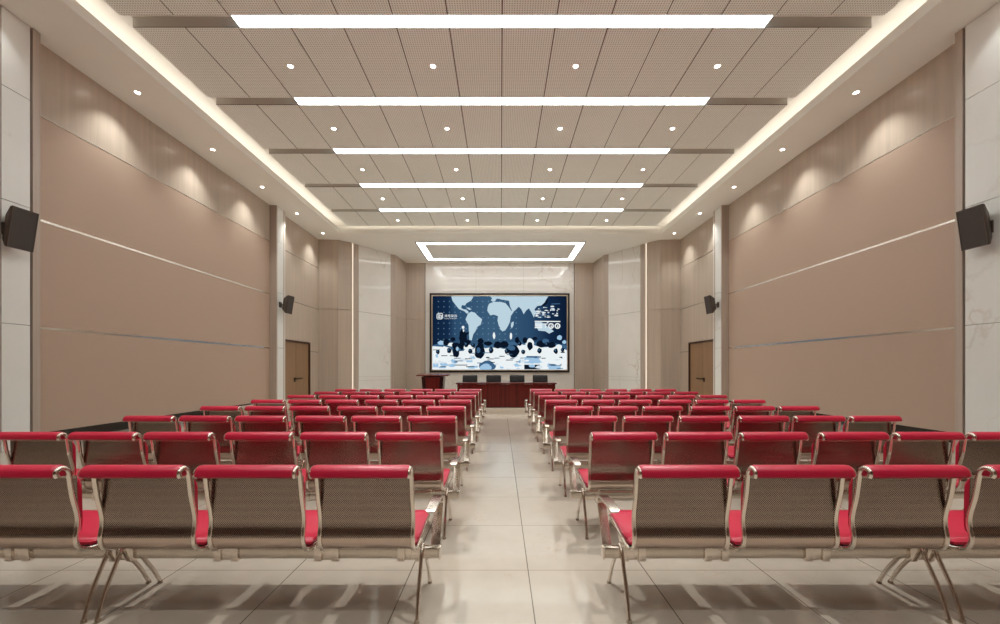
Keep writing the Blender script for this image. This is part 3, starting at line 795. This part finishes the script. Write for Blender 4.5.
def headrest_mesh():
    # travel: from the free hook end, over the top, towards the front of the back
    path = smooth_path([(-.330, .834)] + HOOK[1:6] + [(-.259, .825)], 5)
    sec = strip_section(path, -.021, -.012)          # left of travel is the outside here
    n = len(path)
    out = []
    for i, p in enumerate(path):
        t = (path[min(i + 1, n - 1)] - path[max(i - 1, 0)]).normalized(); nn = Vector((-t.y, t.x))
        out.append(p + nn * .0175)
    sec = [tuple(p) for p in out] + [(-.240, .819), (-.262, .821), (-.285, .823), (-.31, .825), (-.335, .827)]
    return MB().loft(pad_rings(sec, RT - .002, SW - RT + .002, .018)).mesh('headrest', M['red'], 55)

def cushion_mesh(path, front, ends):
    sec = strip_section(path, front, -.0035)
    return sec

def back_cushion_mesh():
    path = smooth_path([(-.2205, .805), (-.218, .71), (-.216, .60), (-.2155, .54), (-.222, .48)], 5)
    a, b = [], []; n = len(path)
    for i, p in enumerate(path):
        t = (path[min(i + 1, n - 1)] - path[max(i - 1, 0)]).normalized(); nn = Vector((-t.y, t.x))
        k = 1.0 if 1 < i < n - 2 else .6
        a.append(p + nn * .037 * k); b.append(p + nn * .007)
    sec = [tuple(p) for p in a] + [tuple(p) for p in reversed(b)]
    return MB().loft(pad_rings(sec, RT + .006, SW - RT - .006, .02)).mesh('back_cushion', M['red'], 55)

def seat_cushion_mesh():
    path = smooth_path([(-.14, .394), (-.05, .391), (.03, .398), (.14, .415), (.225, .426), (.255, .422)], 5)
    a, b = [], []; n = len(path)
    for i, p in enumerate(path):
        t = (path[min(i + 1, n - 1)] - path[max(i - 1, 0)]).normalized(); nn = Vector((-t.y, t.x))
        k = 1.0 if 1 < i < n - 2 else .7
        a.append(p + nn * .040 * k); b.append(p + nn * .0145)
    sec = [tuple(p) for p in a] + [tuple(p) for p in reversed(b)]
    return MB().loft(pad_rings(sec, .004, SW - .004, .012)).mesh('seat_cushion', M['red'], 55)

def seat_board_mesh():
    path = smooth_path([(-.14, .394), (-.05, .391), (.03, .398), (.14, .415), (.225, .426), (.25, .424)], 5)
    a, b = [], []; n = len(path)
    for i, p in enumerate(path):
        t = (path[min(i + 1, n - 1)] - path[max(i - 1, 0)]).normalized(); nn = Vector((-t.y, t.x))
        a.append(p + nn * .0142); b.append(p + nn * .0042)
    sec = [tuple(p) for p in a] + [tuple(p) for p in reversed(b)]
    return MB().loft([[(x, p[0], p[1]) for p in sec] for x in (RT * 2 + .002, SW - RT * 2 - .002)]).mesh('cushion_board', M['black_pad'], 55)

ME = dict(rail_l=rail_mesh(RT), rail_r=rail_mesh(SW - RT), shell=shell_mesh(), head=headrest_mesh(), backc=back_cushion_mesh(), seatc=seat_cushion_mesh(), board=seat_board_mesh())

def seat_x(k): return INNER + PITCH * k + (GAP if k >= 3 else 0)
OUT = seat_x(5) + SW

def leg_mesh(dx):
    mb = MB()
    for d in dx:
        arc = smooth_path([(d, -.176, .012), (d, -.132, .14), (d, -.07, .26), (d, -.035, .325), (d, 0, .348), (d, .035, .325), (d, .09, .25), (d, .18, .12), (d, .238, .012)], 5)
        mb.tube(arc, .0115, 10)
    return mb.mesh('leg_frame', M['chrome'], 60)
def foot_mesh(dx, y):
    mb = MB()
    for d in dx: mb.cyl((d, y, .008), .016, .016, 'Z', 12, 0, .013)
    return mb.mesh('foot', M['steel'], 40)
def arm_mesh():
    """flat chrome band: level hand rest, turning down and tapering back to the beam"""
    path = [Vector(p) for p in ((-.152, .590), (-.146, .596), (-.135, .599), (-.11, .601), (-.05, .603), (0, .603), (.05, .602), (.095, .600))]
    path += [Vector((.095 + .05 * math.sin(a), .550 + .05 * math.cos(a))) for a in [math.radians(12 * k) for k in range(1, 11)]]
    e = path[-1]; path += [e + (Vector((.020, .338)) - e) * (k / 8) for k in range(1, 9)]
    n = len(path); rings = []
    for i, p in enumerate(path):
        t = (path[min(i + 1, n - 1)] - path[max(i - 1, 0)]).normalized(); nn = Vector((-t.y, t.x)); f = i / (n - 1)
        h = .027; th = .007 if f < .5 else .006
        if i == 0: h = .02
        rings.append([(-h, *(p + nn * th)), (h, *(p + nn * th)), (h, *(p - nn * th)), (-h, *(p - nn * th))])
    return MB().loft(rings).mesh('armrest', M['steel'], 50)
def clamp_mesh():
    mb = MB()
    for x in (-.05, .05):
        mb.box(x - .021, x + .021, -.036, .036, .264, .350)
    mb.box(-.03, .03, -.028, .028, .270, .345)
    for x in (-.058, .058):      # upright lugs that carry the seat rails
        mb.box(x - .005, x + .005, -.05, .06, .345, .386)
    return mb.mesh('seat_clamp', M['chrome'], 30, bevel=.004)
ME['leg1'] = leg_mesh((0,)); ME['leg2'] = leg_mesh((-.037, .037)); ME['foot1a'] = foot_mesh((0,), -.176); ME['foot1b'] = foot_mesh((0,), .238)
ME['foot2a'] = foot_mesh((-.037, .037), -.176); ME['foot2b'] = foot_mesh((-.037, .037), .238)
ME['arm'] = arm_mesh(); ME['clamp'] = clamp_mesh()
bm_ = MB(); hx = (OUT + .08 - .485)
sec = [(-.024, -.032), (.024, -.032), (.024, .032), (-.024, .032)]
ME['beam'] = MB().box(.485, OUT + .082, -.022, .022, .275, .339).mesh('beam', M['steel'], 30, bevel=.008)
ME['cap'] = MB().box(-.006, .006, -.026, .026, .271, .343).mesh('end_cap', M['chrome'], 30, bevel=.004)

def make_bench(s):
    """a bench to the right (s=1) or left (s=-1) of the aisle; origin on the aisle line at the beam"""
    t = thing('beam_bench', '', 'bench', (0, 0, 0), 0, 'rows of red and chrome beam benches')
    tab = {}
    def ch(name, me, parent, x=0.0):
        o = link(name, me, parent, (x, 0, 0)); tab.setdefault(parent.name, []).append(o); return o
    bo = link('beam', ME['beam'] if s > 0 else ME['beam_m'], t); tab.setdefault(t.name, []).append(bo)
    for x in (.485 + .006 - .012, OUT + .088): 
        e = ch('end_cap', ME['cap'], t, s * x)
    for x in (.507, OUT + .055): ch('armrest', ME['arm'], t, s * x)
    for x, kk in ((.578, '1'), (seat_x(3) - .018, '2'), (OUT - .012, '1')):
        l = ch('leg_frame', ME['leg' + kk], t, s * x)
        ch('foot', ME['foot%sa' % kk], l); ch('foot', ME['foot%sb' % kk], l)
    for k in range(5):
        x = (seat_x(k) + SW + seat_x(k + 1)) / 2
        ch('seat_clamp', ME['clamp'], t, s * x)
    for x in (seat_x(0) + .07, OUT - .07): ch('seat_clamp', ME['clamp'], t, s * x)
    for k in range(NS):
        x = seat_x(k) if s > 0 else -(seat_x(k) + SW)
        sh = ch('seat_shell', ME['shell'], t, x)
        ch('side_rail', ME['rail_l'], sh); ch('side_rail', ME['rail_r'], sh)
        a = ch('headrest', ME['head'], sh); b = ch('back_cushion', ME['backc'], sh); c = ch('seat_cushion', ME['seatc'], sh); d = ch('cushion_board', ME['board'], sh)
    return t, tab
ME['beam_m'] = MB().box(-.485, -OUT - .082, -.022, .022, .275, .339).mesh('beam', M['steel'], 30, bevel=.008)
AISLE, YB, ROWP = .123, 2.42, 1.10
rowname = ['nearest row', 'second row from the viewer', 'third row from the viewer', 'fourth row from the viewer', 'fourth row from the stage', 'third row from the stage',
           'second row from the stage', 'row closest to the stage']
for s in (-1, 1):
    p, tab = make_bench(s)
    for i in range(8):
        b = p if i == 0 else copy_tree(p, tab)
        b.location = (AISLE, YB + ROWP * i, 0)
        b['label'] = 'chrome bench of six red padded seats, %s of the aisle, %s' % ('left' if s < 0 else 'right', rowname[i])

# ------------------------------------------------------------------ world, camera, colour
w = bpy.data.worlds.new('World'); SC.world = w; w.use_nodes = True
w.node_tree.nodes['Background'].inputs[0].default_value = lin((255, 238, 220)); w.node_tree.nodes['Background'].inputs[1].default_value = .05
cam = bpy.data.cameras.new('Camera'); co = bpy.data.objects.new('Camera', cam); COL.objects.link(co)
co.location = (0, 0, HC); co.rotation_euler = (PI / 2, 0, 0)
cam.sensor_width = 36; cam.lens = F * 36 / 1000; cam.shift_x = -.0005; cam.shift_y = .056; cam.clip_start = .05; cam.clip_end = 100
SC.camera = co
vs = SC.view_settings
vs.view_transform = 'Standard'; vs.look = 'None'; vs.gamma = 1.0; vs.use_curve_mapping = False; vs.exposure = 0.98
SC.cycles.max_bounces = 14; SC.cycles.diffuse_bounces = 10; SC.cycles.glossy_bounces = 4
SC.cycles.use_denoising = True
SC.cycles.sample_clamp_indirect = 6.0
